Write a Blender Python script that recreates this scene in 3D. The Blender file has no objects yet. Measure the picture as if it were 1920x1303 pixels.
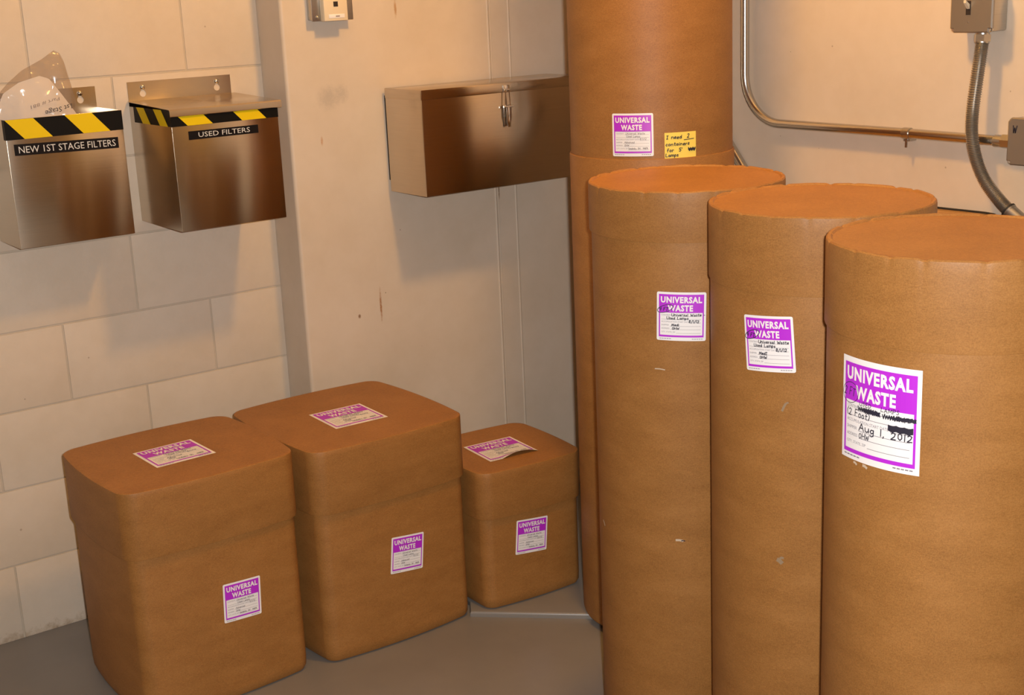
import bpy, bmesh, math, random
from mathutils import Vector, Matrix
random.seed(7)
SC = bpy.context.scene
COL = SC.collection
PI = math.pi

# ------------------------------------------------------------------ camera
F_PX, YAW, PITCH, ROLL, CAM_H = 2550.0, 0.6249, 0.2584, -0.0443, 1.5951
fw = Vector((math.sin(YAW) * math.cos(PITCH), math.cos(YAW) * math.cos(PITCH), -math.sin(PITCH)))
r0 = Vector((math.cos(YAW), -math.sin(YAW), 0)); u0 = r0.cross(fw)
rt = math.cos(ROLL) * r0 + math.sin(ROLL) * u0
up = -math.sin(ROLL) * r0 + math.cos(ROLL) * u0
cam_data = bpy.data.cameras.new('camera'); cam = bpy.data.objects.new('camera', cam_data); COL.objects.link(cam)
cam_data.sensor_width = 36.0; cam_data.lens = F_PX / 1920.0 * 36.0; cam_data.clip_start = 0.02
M = Matrix((rt, up, -fw)).transposed().to_4x4(); M.translation = Vector((0, 0, CAM_H))
cam.matrix_world = M
SC.camera = cam

# ------------------------------------------------------------------ world, lights, exposure
LAMP_POS = (1.84, 2.06, 2.47)
LAMP_STRENGTH, LAMP_COLOR = 262.0, (1.0, 0.52, 0.12)
FLASH_POWER, FLASH_COLOR = 66.0, (1.0, 0.99, 0.98)
w = bpy.data.worlds.new('world'); SC.world = w; w.use_nodes = True
w.node_tree.nodes['Background'].inputs[0].default_value = (0.02, 0.017, 0.013, 1)
w.node_tree.nodes['Background'].inputs[1].default_value = 1.0
fl = bpy.data.lights.new('camera_flash', 'AREA'); fl.shape = 'RECTANGLE'; fl.size = 0.035; fl.size_y = 0.02
fl.energy = FLASH_POWER; fl.color = FLASH_COLOR
flo = bpy.data.objects.new('camera_flash', fl); COL.objects.link(flo)
Mf = M.copy(); Mf.translation = Vector((0, 0, CAM_H)) + rt * 0.045 + up * 0.03 + fw * 0.01
flo.matrix_world = Mf
vs = SC.view_settings
vs.view_transform = 'Standard'; vs.look = 'None'; vs.exposure = 0.0; vs.gamma = 1.0; vs.use_curve_mapping = False
SC.cycles.use_denoising = True
SC.cycles.sample_clamp_indirect = 4.0

# ------------------------------------------------------------------ materials
def nt(name):
    m = bpy.data.materials.new(name); m.use_nodes = True
    return m, m.node_tree, m.node_tree.nodes['Principled BSDF']
def N(t, typ, **kw):
    n = t.nodes.new(typ)
    for k, v in kw.items(): setattr(n, k, v)
    return n
def L(t, a, b): t.links.new(a, b)
def plain(name, col, rough=0.5, metal=0.0, spec=0.5):
    m, t, b = nt(name)
    b.inputs['Base Color'].default_value = (*col, 1); b.inputs['Roughness'].default_value = rough
    b.inputs['Metallic'].default_value = metal; b.inputs['Specular IOR Level'].default_value = spec
    return m
def coords(t, scale=(1, 1, 1), kind='Object'):
    tc = N(t, 'ShaderNodeTexCoord'); mp = N(t, 'ShaderNodeMapping')
    mp.inputs['Scale'].default_value = scale
    L(t, tc.outputs[kind], mp.inputs['Vector']); return mp.outputs['Vector']
def noise(t, vec, scale, detail=4, rough=0.55):
    n = N(t, 'ShaderNodeTexNoise'); n.inputs['Scale'].default_value = scale
    n.inputs['Detail'].default_value = detail; n.inputs['Roughness'].default_value = rough
    L(t, vec, n.inputs['Vector']); return n.outputs['Fac']
def ramp(t, fac, stops):
    r = N(t, 'ShaderNodeValToRGB'); e = r.color_ramp.elements
    while len(e) < len(stops): e.new(0.5)
    for i, (p, c) in enumerate(stops):
        e[i].position = p; e[i].color = (*c, 1) if len(c) == 3 else c
    L(t, fac, r.inputs['Fac']); return r.outputs['Color']
def mixc(t, fac, a, b, mode='MIX'):
    n = N(t, 'ShaderNodeMix', data_type='RGBA', blend_type=mode)
    for sock, v in ((n.inputs[0], fac), (n.inputs[6], a), (n.inputs[7], b)):
        if isinstance(v, (int, float)): sock.default_value = v
        elif isinstance(v, tuple): sock.default_value = (*v, 1) if len(v) == 3 else v
        else: L(t, v, sock)
    return n.outputs[2]
def bump(t, b, h, strength, dist=0.001):
    n = N(t, 'ShaderNodeBump'); n.inputs['Strength'].default_value = strength; n.inputs['Distance'].default_value = dist
    L(t, h, n.inputs['Height']); L(t, n.outputs['Normal'], b.inputs['Normal'])

def make_kraft():
    m, t, b = nt('kraft_fiberboard')
    v1 = coords(t, (1, 1, 2.6)); v2 = coords(t, (1, 1, 4.5))
    big = noise(t, v1, 9, 5, 0.6); fine = noise(t, v2, 140, 3, 0.6)
    c = ramp(t, big, [(0.30, (0.225, 0.088, 0.019)), (0.52, (0.295, 0.123, 0.030)), (0.75, (0.365, 0.162, 0.046))])
    c = mixc(t, 0.35, c, ramp(t, fine, [(0.3, (0.20, 0.083, 0.016)), (0.7, (0.40, 0.186, 0.048))]))
    grain = noise(t, coords(t), 520, 2, 0.6)
    c = mixc(t, 0.30, c, ramp(t, grain, [(0.32, (0.15, 0.060, 0.012)), (0.70, (0.43, 0.200, 0.052))]))
    L(t, c, b.inputs['Base Color'])
    b.inputs['Roughness'].default_value = 0.55; b.inputs['Specular IOR Level'].default_value = 0.36
    bump(t, b, fine, 0.12, 0.0006)
    return m
KRAFT = make_kraft()

def make_wall(name, base, speck=0.5, stains=(), bumpy=0.12, bscale=160):
    """painted masonry: soft mottling, sparse dirt specks and a few stains at fixed places (world metres)"""
    m, t, b = nt(name)
    tc = N(t, 'ShaderNodeTexCoord'); v = tc.outputs['Object']
    big = noise(t, v, 3.2, 4, 0.55); mid = noise(t, v, 26, 3); fine = noise(t, v, bscale, 3)
    d = tuple(x * k for x, k in zip(base, (0.90, 0.88, 0.84)))
    c = ramp(t, big, [(0.32, d), (0.62, base)])
    c = mixc(t, 0.25, c, ramp(t, mid, [(0.35, d), (0.65, base)]))
    vo = N(t, 'ShaderNodeTexVoronoi'); vo.inputs['Scale'].default_value = 17; L(t, v, vo.inputs['Vector'])
    cut = N(t, 'ShaderNodeMath', operation='MULTIPLY'); cut.inputs[1].default_value = 1.0
    sx = N(t, 'ShaderNodeSeparateColor'); L(t, vo.outputs['Color'], sx.inputs[0])
    lim = N(t, 'ShaderNodeMath', operation='MULTIPLY_ADD'); L(t, sx.outputs[0], lim.inputs[0]); lim.inputs[1].default_value = 0.16; lim.inputs[2].default_value = -0.105
    lt = N(t, 'ShaderNodeMath', operation='LESS_THAN'); L(t, vo.outputs['Distance'], lt.inputs[0]); L(t, lim.outputs[0], lt.inputs[1])
    f = N(t, 'ShaderNodeMath', operation='MULTIPLY'); L(t, lt.outputs[0], f.inputs[0]); f.inputs[1].default_value = speck
    c = mixc(t, f.outputs[0], c, (0.16, 0.11, 0.07))
    for (pos, rad, col, amt) in stains:
        mp = N(t, 'ShaderNodeMapping', vector_type='TEXTURE'); L(t, v, mp.inputs['Vector'])
        mp.inputs['Location'].default_value = pos; mp.inputs['Scale'].default_value = rad
        g = N(t, 'ShaderNodeTexGradient', gradient_type='SPHERICAL'); L(t, mp.outputs[0], g.inputs[0])
        nz = noise(t, v, 90, 4, 0.7)
        mu = N(t, 'ShaderNodeMath', operation='MULTIPLY'); L(t, g.outputs['Fac'], mu.inputs[0]); L(t, nz, mu.inputs[1])
        rr = ramp(t, mu.outputs[0], [(0.12, (0, 0, 0)), (0.40, (amt, amt, amt))])
        c = mixc(t, rr, c, col)
    if name == 'painted_block':
        sp = N(t, 'ShaderNodeSeparateXYZ'); L(t, v, sp.inputs[0])
        ma = N(t, 'ShaderNodeMath', operation='MULTIPLY_ADD'); L(t, sp.outputs[2], ma.inputs[0]); ma.inputs[1].default_value = -9.0; L(t, noise(t, v, 38, 4, 0.7), ma.inputs[2])
        c = mixc(t, ramp(t, ma.outputs[0], [(0.30, (0, 0, 0)), (0.55, (.55, .55, .55))]), c, (0.26, 0.17, 0.09))
    L(t, c, b.inputs['Base Color']); b.inputs['Roughness'].default_value = 0.5; b.inputs['Specular IOR Level'].default_value = 0.35
    bump(t, b, fine, bumpy, 0.0015)
    return m
WALLC = (0.585, 0.495, 0.395)
BLOCKM = make_wall('painted_block', WALLC, 0.45, (), 0.35, 110)
PIERM = make_wall('painted_concrete', WALLC, 0.7, (
    ((1.800, 3.289, 1.330), (0.055, 0.05, 0.050), (0.36, 0.31, 0.26), 0.5),
    ((1.842, 3.289, 1.337), (0.030, 0.05, 0.040), (0.36, 0.31, 0.26), 0.45),
    ((2.028, 3.289, 1.553), (0.007, 0.03, 0.040), (0.36, 0.19, 0.07), 0.8),
    ((1.918, 3.289, 0.735), (0.006, 0.03, 0.075), (0.30, 0.12, 0.03), 0.9),
    ((1.770, 3.289, 1.215), (0.006, 0.03, 0.020), (0.42, 0.20, 0.08), 0.8),
    ((1.846, 3.289, 0.715), (0.007, 0.03, 0.010), (0.20, 0.10, 0.04), 0.9),
    ((2.349, 3.289, 1.010), (0.004, 0.03, 0.045), (0.18, 0.11, 0.06), 0.9)), 0.07, 60)
RWALLM = make_wall('painted_plaster', (0.610, 0.515, 0.410), 0.45, (), 0.06, 50)
MORTAR = make_wall('painted_mortar', (0.48, 0.41, 0.325), 0.2, (), 0.3, 120)
CEILM = make_wall('ceiling_paint', (0.62, 0.56, 0.47), 0.1)
def make_floor():
    m, t, b = nt('grey_floor_paint')
    v = coords(t); n1 = noise(t, v, 2.5, 4); n2 = noise(t, v, 60, 3)
    c = ramp(t, n1, [(0.3, (0.175, 0.158, 0.140)), (0.7, (0.215, 0.195, 0.172))])
    L(t, c, b.inputs['Base Color']); b.inputs['Roughness'].default_value = 0.33
    b.inputs['Specular IOR Level'].default_value = 0.45
    bump(t, b, n2, 0.04, 0.001)
    return m
FLOORM = make_floor()
def make_steel(name, col, rough, brush=True):
    m, t, b = nt(name)
    b.inputs['Metallic'].default_value = 1.0
    v = coords(t, (2, 2, 220)); n = noise(t, v, 4, 4, 0.6)
    c = ramp(t, n, [(0.3, tuple(x * 0.9 for x in col)), (0.7, col)])
    L(t, c, b.inputs['Base Color'])
    b.inputs['Roughness'].default_value = rough
    if brush:
        b.inputs['Anisotropic'].default_value = 0.8; b.inputs['Anisotropic Rotation'].default_value = 0.25
        tg = N(t, 'ShaderNodeTangent', direction_type='RADIAL', axis='Z'); L(t, tg.outputs[0], b.inputs['Tangent'])
        bump(t, b, n, 0.05, 0.0004)
    return m
STEEL = make_steel('brushed_stainless', (0.62, 0.53, 0.42), 0.22)
GALV = make_steel('galvanized_steel', (0.55, 0.52, 0.47), 0.32, False)
CHROME = plain('bright_plated_steel', (0.75, 0.73, 0.70), 0.12, 1.0)
EMT = plain('conduit_steel', (0.58, 0.54, 0.48), 0.24, 1.0)
HOSE = plain('armored_hose_zinc', (0.42, 0.39, 0.35), 0.36, 0.9)
BLACK = plain('black_rubber', (0.012, 0.011, 0.010), 0.6)
TAPEBLK = plain('black_tape', (0.006, 0.005, 0.004), 0.5, 0.0, 0.12)
TAPEYEL = plain('yellow_tape', (0.66, 0.47, 0.004), 0.5, 0.0, 0.2)
PAPER = plain('label_paper', (0.78, 0.74, 0.72), 0.45)
PURPLE = plain('purple_print', (0.42, 0.020, 0.56), 0.45)
INK = plain('black_ink', (0.018, 0.016, 0.030), 0.5)
GREYINK = plain('grey_print', (0.20, 0.18, 0.20), 0.6)
FADEINK = plain('faded_ink', (0.16, 0.14, 0.15), 0.6)
NOTEM = plain('yellow_note_paper', (0.86, 0.62, 0.10), 0.7)
LETTERW = plain('white_letters', (0.56, 0.55, 0.53), 0.5)
PLATEBLK = plain('black_label_plastic', (0.008, 0.006, 0.006), 0.5, 0.0, 0.12)
JACKM = plain('ivory_plastic', (0.72, 0.60, 0.42), 0.4)
DARKHOLE = plain('dark_recess', (0.02, 0.012, 0.01), 0.8)
FILTERM = plain('white_filter_pad', (0.80, 0.76, 0.72), 0.8)
BOXGREY = plain('grey_steel_cover', (0.36, 0.32, 0.27), 0.38, 0.75)
def make_carton():
    m, t, b = nt('corrugated_carton')
    v = coords(t, (30, 1.0, 30)); n = noise(t, v, 5, 4)
    c = ramp(t, n, [(0.35, (0.34, 0.17, 0.045)), (0.65, (0.50, 0.28, 0.085))])
    L(t, c, b.inputs['Base Color']); b.inputs['Roughness'].default_value = 0.6
    return m
CARTON = make_carton()
def make_plastic():
    m = bpy.data.materials.new('clear_plastic_film'); m.use_nodes = True; t = m.node_tree
    t.nodes.clear()
    o = N(t, 'ShaderNodeOutputMaterial'); mx = N(t, 'ShaderNodeMixShader')
    tr = N(t, 'ShaderNodeBsdfTransparent'); tr.inputs[0].default_value = (0.90, 0.86, 0.82, 1)
    pb = N(t, 'ShaderNodeBsdfPrincipled'); pb.inputs['Base Color'].default_value = (0.55, 0.48, 0.42, 1); pb.inputs['Roughness'].default_value = 0.12
    pb.inputs['Specular IOR Level'].default_value = 0.8
    vb = N(t, 'ShaderNodeTexVoronoi'); vb.inputs['Scale'].default_value = 38; tcc = N(t, 'ShaderNodeTexCoord'); L(t, tcc.outputs['Object'], vb.inputs['Vector'])
    bn = N(t, 'ShaderNodeBump'); bn.inputs['Strength'].default_value = 1.0; bn.inputs['Distance'].default_value = 0.006; L(t, vb.outputs['Distance'], bn.inputs['Height']); L(t, bn.outputs[0], pb.inputs['Normal'])
    mx.inputs[0].default_value = 0.20
    L(t, tr.outputs[0], mx.inputs[1]); L(t, pb.outputs[0], mx.inputs[2]); L(t, mx.outputs[0], o.inputs[0])
    return m
PLASTIC = make_plastic()

# ------------------------------------------------------------------ mesh helpers
def to_obj(name, verts, faces, mat, parent=None, smooth=None):
    me = bpy.data.meshes.new(name); me.from_pydata([tuple(v) for v in verts], [], faces); me.validate(); me.update()
    if smooth is not None:
        me.polygons.foreach_set('use_smooth', [True] * len(me.polygons)); me.set_sharp_from_angle(angle=math.radians(smooth))
    me.materials.append(mat)
    o = bpy.data.objects.new(name, me); COL.objects.link(o)
    if parent is not None:
        o.parent = parent
        # a mesh is given in world metres: take out where its parents stand
        off = Vector((0, 0, 0)); q = parent
        while q is not None: off += q.location; q = q.parent
        me.transform(Matrix.Translation(-off))
    return o
def thing(name, label, cat, loc=(0, 0, 0), group=None):
    o = bpy.data.objects.new(name, None); COL.objects.link(o); o.location = loc; o.empty_display_size = 0.1
    o['label'] = label; o['category'] = cat
    if group: o['group'] = group
    return o
def tag(o, label, cat, group=None):
    o['label'] = label; o['category'] = cat
    if group: o['group'] = group
    return o
def struct(o): o['kind'] = 'structure'; return o

class MB:
    def __init__(s): s.v = []; s.f = []
    def add(s, vs, fs):
        n = len(s.v); s.v += [Vector(v) for v in vs]; s.f += [tuple(i + n for i in f) for f in fs]
    def box(s, x0, x1, y0, y1, z0, z1, bev=0.0):
        if bev <= 0:
            vs = [(x, y, z) for z in (z0, z1) for y in (y0, y1) for x in (x0, x1)]
            s.add(vs, [(0, 2, 3, 1), (4, 5, 7, 6), (0, 1, 5, 4), (2, 6, 7, 3), (0, 4, 6, 2), (1, 3, 7, 5)])
        else:
            bm = bmesh.new(); bmesh.ops.create_cube(bm, size=1)
            for v in bm.verts:
                v.co = Vector(((x0 + x1) / 2 + v.co.x * (x1 - x0), (y0 + y1) / 2 + v.co.y * (y1 - y0), (z0 + z1) / 2 + v.co.z * (z1 - z0)))
            bmesh.ops.bevel(bm, geom=list(bm.edges), offset=bev, segments=2, affect='EDGES', profile=0.5)
            s.addbm(bm)
    def addbm(s, bm):
        bm.verts.ensure_lookup_table(); bm.verts.index_update()
        s.add([v.co.copy() for v in bm.verts], [[v.index for v in f.verts] for f in bm.faces]); bm.free()
    def rings(s, rings, cap0=True, cap1=True, closed=True):
        n = len(rings[0]); vs = [p for r in rings for p in r]; fs = []
        for i in range(len(rings) - 1):
            for j in range(n if closed else n - 1):
                k = (j + 1) % n
                fs.append((i * n + j, i * n + k, (i + 1) * n + k, (i + 1) * n + j))
        if cap0:
            c = sum((Vector(p) for p in rings[0]), Vector()) / n; vs.append(c); ci = len(vs) - 1
            fs += [(ci, (j + 1) % n, j) for j in range(n)]
        if cap1:
            c = sum((Vector(p) for p in rings[-1]), Vector()) / n; vs.append(c); ci = len(vs) - 1; b = (len(rings) - 1) * n
            fs += [(ci, b + j, b + (j + 1) % n) for j in range(n)]
        s.add(vs, fs)
    def tube(s, pts, rad, seg=16, caps=True):
        pts = [Vector(p) for p in pts]; n = len(pts)
        rad = rad if isinstance(rad, (list, tuple)) else [rad] * n
        t0 = (pts[1] - pts[0]).normalized(); a = t0.orthogonal().normalized(); rr = []
        for i in range(n):
            t = (pts[min(i + 1, n - 1)] - pts[max(i - 1, 0)]).normalized()
            a = (a - t * a.dot(t)).normalized(); b = t.cross(a)
            rr.append([pts[i] + (a * math.cos(2 * PI * j / seg) + b * math.sin(2 * PI * j / seg)) * rad[i] for j in range(seg)])
        s.rings(rr, caps, caps)
    def build(s, name, mat, parent=None, smooth=35): return to_obj(name, s.v, s.f, mat, parent, smooth)

def lathe(c, prof, n=96, mod=None):
    """prof = [(radius, z)] from bottom to top; mod(i, ang) -> (dr, dz)"""
    rr = []
    for i, (r, z) in enumerate(prof):
        ring = []
        for j in range(n):
            a = 2 * PI * j / n; dr, dz = mod(i, a) if mod else (0, 0)
            ring.append((c[0] + (r + dr) * math.cos(a), c[1] + (r + dr) * math.sin(a), z + dz))
        rr.append(ring)
    return rr
def rsq(x0, x1, y0, y1, rad, bulge, inset=0.0, z=0.0, nc=10, ns=10):
    """rounded square outline with softly bulging sides"""
    x0 += inset; x1 -= inset; y0 += inset; y1 -= inset; rad = max(rad - inset, 0.004)
    cx, cy = (x0 + x1) / 2, (y0 + y1) / 2; hx, hy = (x1 - x0) / 2, (y1 - y0) / 2
    pts = []
    cor = [(x1 - rad, y0 + rad, -PI / 2), (x1 - rad, y1 - rad, 0), (x0 + rad, y1 - rad, PI / 2), (x0 + rad, y0 + rad, PI)]
    for q in range(4):
        ax, ay, a0 = cor[q]
        arc = [(ax + rad * math.cos(a0 + PI / 2 * i / nc), ay + rad * math.sin(a0 + PI / 2 * i / nc)) for i in range(nc + 1)]
        pts += arc
        bx, by, b0 = cor[(q + 1) % 4]
        nx, ny = bx + rad * math.cos(b0), by + rad * math.sin(b0)
        for i in range(1, ns): pts.append((arc[-1][0] + (nx - arc[-1][0]) * i / ns, arc[-1][1] + (ny - arc[-1][1]) * i / ns))
    out = []
    for x, y in pts:
        u, v = (x - cx) / hx, (y - cy) / hy
        bx = bulge * max(0, 1 - v * v); by = bulge * max(0, 1 - u * u)
        out.append((x + bx * u, y + by * v, z))
    return out

# ------------------------------------------------------------------ flat print: text, handwriting, labels
_tc = {}
def text_tris(s, bold=0.0, res=2):
    k = (s, bold, res)
    if k not in _tc:
        cu = bpy.data.curves.new('txt', 'FONT'); cu.body = s; cu.size = 1.0; cu.offset = bold; cu.resolution_u = res; cu.space_character = 1.0 + bold * 3
        ob = bpy.data.objects.new('txt', cu); COL.objects.link(ob)
        dg = bpy.context.evaluated_depsgraph_get(); dg.update()
        me = ob.evaluated_get(dg).to_mesh()
        vs = [(v.co.x, v.co.y) for v in me.vertices]; fs = [tuple(p.vertices) for p in me.polygons]
        xs = [v[0] for v in vs]; ys = [v[1] for v in vs]
        x0, x1, y0, y1 = min(xs), max(xs), min(ys), max(ys)
        _tc[k] = ([((x - x0) / (x1 - x0), (y - y0) / (y1 - y0)) for x, y in vs], fs)
        bpy.data.objects.remove(ob); bpy.data.curves.remove(cu)
    return _tc[k]
class Flat:
    """2D shapes in label units (0..1, v up), put on a surface by a mapper (u, v, lift) -> world"""
    def __init__(s): s.v = []; s.f = []
    def poly(s, vs, fs): n = len(s.v); s.v += vs; s.f += [tuple(i + n for i in f) for f in fs]
    def rect(s, u0, u1, v0, v1, nu=1):
        vs = []; 
        for i in range(nu + 1):
            u = u0 + (u1 - u0) * i / nu; vs += [(u, v0), (u, v1)]
        s.poly(vs, [(2 * i, 2 * i + 2, 2 * i + 3, 2 * i + 1) for i in range(nu)])
    def quad(s, a, b, c, d): s.poly([a, b, c, d], [(0, 1, 2, 3)])
    def rounded(s, u0, u1, v0, v1, r, asp=1.0, nu=24):
        us = sorted(set([u0 + (u1 - u0) * i / nu for i in range(nu + 1)] + [u0 + r * k for k in (0.06, 0.2, 0.45, 0.7)] + [u1 - r * k for k in (0.06, 0.2, 0.45, 0.7)]))
        vs = []
        for u in us:
            d = min(u - u0, u1 - u); e = 0
            if d < r: e = (r - math.sqrt(max(0, r * r - (r - d) ** 2))) * asp
            vs += [(u, v0 + e), (u, (v0 + v1) / 2), (u, v1 - e)]
        fs = []
        for i in range(len(us) - 1):
            for k in (0, 1): fs.append((3 * i + k, 3 * i + 3 + k, 3 * i + 4 + k, 3 * i + k + 1))
        s.poly(vs, fs)
    def text(s, t, u0, u1, v0, v1, bold=0.0):
        vs, fs = text_tris(t, bold)
        s.poly([(u0 + (u1 - u0) * x, v0 + (v1 - v0) * y) for x, y in vs], fs)
    def stroke(s, pts, wd, asp=1.0):
        for i in range(len(pts) - 1):
            (x0, y0), (x1, y1) = pts[i], pts[i + 1]
            dx, dy = x1 - x0, (y1 - y0) / asp; l = math.hypot(dx, dy) or 1e-6
            nx, ny = -dy / l * wd / 2, dx / l * wd / 2 * asp; ex, ey = dx / l * wd * 0.3, dy / l * wd * 0.3 * asp
            s.quad((x0 - ex + nx, y0 - ey + ny), (x0 - ex - nx, y0 - ey - ny), (x1 + ex - nx, y1 + ey - ny), (x1 + ex + nx, y1 + ey + ny))
    def hand(s, t, u, v, cap, wd, adv=1.0, slant=0.12, asp=1.0, jit=0.05, rnd=random):
        x = u
        for ch in t:
            g = GLYPH.get(ch)
            if g is None: x += cap * 0.45 * adv; continue
            jy = rnd.uniform(-jit, jit) * cap; sc = 1 + rnd.uniform(-jit, jit)
            for st in g[1]:
                s.stroke([(x + (px * sc * adv + slant * py) * cap * 0.8, v + jy + py * sc * cap * asp) for px, py in st], wd, asp)
            x += (g[0] + 0.20) * cap * 0.8 * adv
        return x
    def circle(s, cu, cv, ru, rv, wd, asp=1.0, tilt=0.0, n=28):
        pts = []
        for i in range(n + 2):
            a = 2 * PI * i / n + 0.4; x, y = ru * math.cos(a), rv * math.sin(a)
            pts.append((cu + x * math.cos(tilt) - y * math.sin(tilt), cv + x * math.sin(tilt) + y * math.cos(tilt)))
        s.stroke(pts, wd, asp)
    def scribble(s, u0, u1, v0, v1, wd, n, rnd, asp=1.0):
        pts = []
        for i in range(n):
            f = i / (n - 1); pts.append((u0 + (u1 - u0) * f, (v0 if i % 2 else v1) + rnd.uniform(-0.2, 0.2) * (v1 - v0)))
        s.stroke(pts, wd, asp)
    def put(s, name, mapper, lift, mat, parent):
        if not s.v: return None
        return to_obj(name, [mapper(u, v, lift) for u, v in s.v], s.f, mat, parent)
def P(t): return [[tuple(float(c) for c in q.split(',')) for q in st.split()] for st in t.split('|')]
GLYPH = {
 'U': (.6, P('0,1 0,.25 .15,0 .45,0 .6,.25 .6,1')), 'n': (.45, P('0,.6 0,0|0,.4 .2,.6 .4,.5 .45,0')), 'i': (.1, P('.05,.55 .05,0|.05,.8 .06,.86')),
 'v': (.4, P('0,.6 .2,0 .42,.6')), 'e': (.42, P('.02,.3 .4,.36 .35,.58 .15,.6 0,.3 .1,.02 .42,.06')), 'r': (.32, P('0,.6 .02,0|.02,.38 .15,.58 .34,.52')),
 's': (.36, P('.36,.55 .12,.6 .05,.42 .32,.22 .28,.02 0,.02')), 'a': (.45, P('.4,.55 .12,.58 0,.25 .12,0 .36,.15 .4,.55 .45,0')), 'l': (.1, P('.05,1 .05,0 .12,.02')),
 'W': (.8, P('0,1 .2,0 .4,.7 .6,0 .82,1')), 't': (.36, P('.16,.95 .16,.1 .34,0|0,.6 .36,.62')), 'd': (.45, P('.4,.5 .15,.58 0,.25 .12,0 .36,.12 .44,1|.43,.6 .46,0')),
 'L': (.5, P('.05,1 0,0 .5,.04')), 'm': (.7, P('0,.6 0,0|0,.4 .16,.6 .32,.5 .34,0|.34,.4 .5,.6 .66,.5 .7,0')), 'p': (.42, P('.02,.6 0,-.35|.02,.45 .25,.62 .42,.35 .25,.05 .02,.1')),
 '8': (.45, P('.4,.85 .2,1 .03,.8 .4,.3 .3,0 .08,.05 .05,.3 .4,.7 .4,.85')), '/': (.4, P('0,-.1 .4,1.05')), '1': (.12, P('.06,1 .06,0')), '2': (.5, P('.02,.8 .2,1 .45,.85 .35,.45 0,0 .5,.03')),
 'M': (.75, P('0,0 .08,1 .36,.3 .66,1 .75,0')), 'I': (.4, P('.2,1 .2,0|.02,1 .38,1|.02,0 .38,0')), 'O': (.6, P('.3,1 .05,.75 .05,.25 .3,0 .55,.25 .55,.75 .3,1')),
 'H': (.6, P('0,1 0,0|.58,1 .58,0|0,.5 .58,.52')), 'F': (.5, P('0,0 0,1 .5,1|0,.52 .4,.52')), 'T': (.6, P('.3,1 .3,0|0,1 .6,1')), '4': (.5, P('.05,1 .02,.45 .5,.47|.4,1 .38,0')),
 'A': (.6, P('0,0 .3,1 .6,0|.12,.38 .48,.38')), 'u': (.45, P('0,.6 .03,.1 .2,0 .4,.15 .43,.6|.43,.6 .45,0')), 'g': (.42, P('.4,.55 .12,.58 0,.3 .12,.08 .36,.18 .4,.6 .38,-.25 .15,-.38 0,-.25')),
 ',': (.1, P('.06,.1 0,-.15')), '(': (.2, P('.2,1.05 .02,.6 .02,.3 .2,-.1')), ')': (.2, P('0,1.05 .18,.6 .18,.3 0,-.1')), 'o': (.42, P('.2,.6 .02,.4 .05,.08 .22,0 .4,.15 .38,.45 .2,.6')),
 '0': (.45, P('.22,1 .03,.7 .05,.25 .24,0 .42,.3 .4,.75 .22,1')), 'S': (.5, P('.48,.88 .25,1 .05,.8 .42,.35 .3,.02 0,.1')), 'D': (.55, P('.02,0 .02,1 .35,.9 .55,.5 .35,.08 .02,0')),
 'E': (.5, P('.5,1 .02,1 .02,0 .5,0|.02,.52 .4,.52')), 'P': (.5, P('.02,0 .02,1 .4,.95 .5,.72 .35,.5 .02,.48')), 'c': (.4, P('.4,.5 .18,.6 .02,.3 .15,.02 .4,.08')), 'f': (.38, P('.36,.9 .2,1 .1,.8 .1,0|0,.5 .3,.52')),
 '5': (.45, P('.45,1 .08,.98 .05,.58 .35,.58 .42,.25 .25,0 0,.08')), "'": (.1, P('.06,1.1 .04,.8')), '-': (.3, P('0,.4 .3,.4')), 'y': (.42, P('0,.6 .2,.1|.42,.6 .1,-.35')), 'k': (.42, P('0,1 0,0|.38,.6 0,.25 .42,0')), 'C': (.5, P('.5,.85 .28,1 .03,.6 .1,.15 .3,0 .5,.1')),
 'N': (.55, P('0,0 .02,1 .52,0 .55,1')), '7': (.45, P('0,1 .45,1 .15,0')),
}
def cyl_map(c, r, phi0_deg, zc, wm, hm, rot=0.0):
    cr, sr = math.cos(rot), math.sin(rot)
    def f(u, v, lift):
        x, y = (u - .5) * wm, (v - .5) * hm; x, y = x * cr - y * sr, x * sr + y * cr
        a = math.radians(phi0_deg) + x / r
        return Vector((c[0] + (r + lift) * math.cos(a), c[1] + (r + lift) * math.sin(a), zc + y))
    return f
def front_map(xc, y, zc, wm, hm, rot=0.0, ysurf=None):
    cr, sr = math.cos(rot), math.sin(rot)
    def f(u, v, lift):
        x, z = (u - .5) * wm, (v - .5) * hm; x, z = x * cr - z * sr, x * sr + z * cr
        yy = ysurf(xc + x) if ysurf else y
        return Vector((xc + x, yy - lift, zc + z))
    return f
def top_map(xc, yc, z, wm, hm, rot=0.0, curl=None):
    cr, sr = math.cos(rot), math.sin(rot)
    def f(u, v, lift):
        x, y = (u - .5) * wm, (v - .5) * hm; x, y = x * cr - y * sr, x * sr + y * cr
        return Vector((xc + x, yc + y, z + lift + (curl(u, v) if curl else 0)))
    return f

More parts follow.
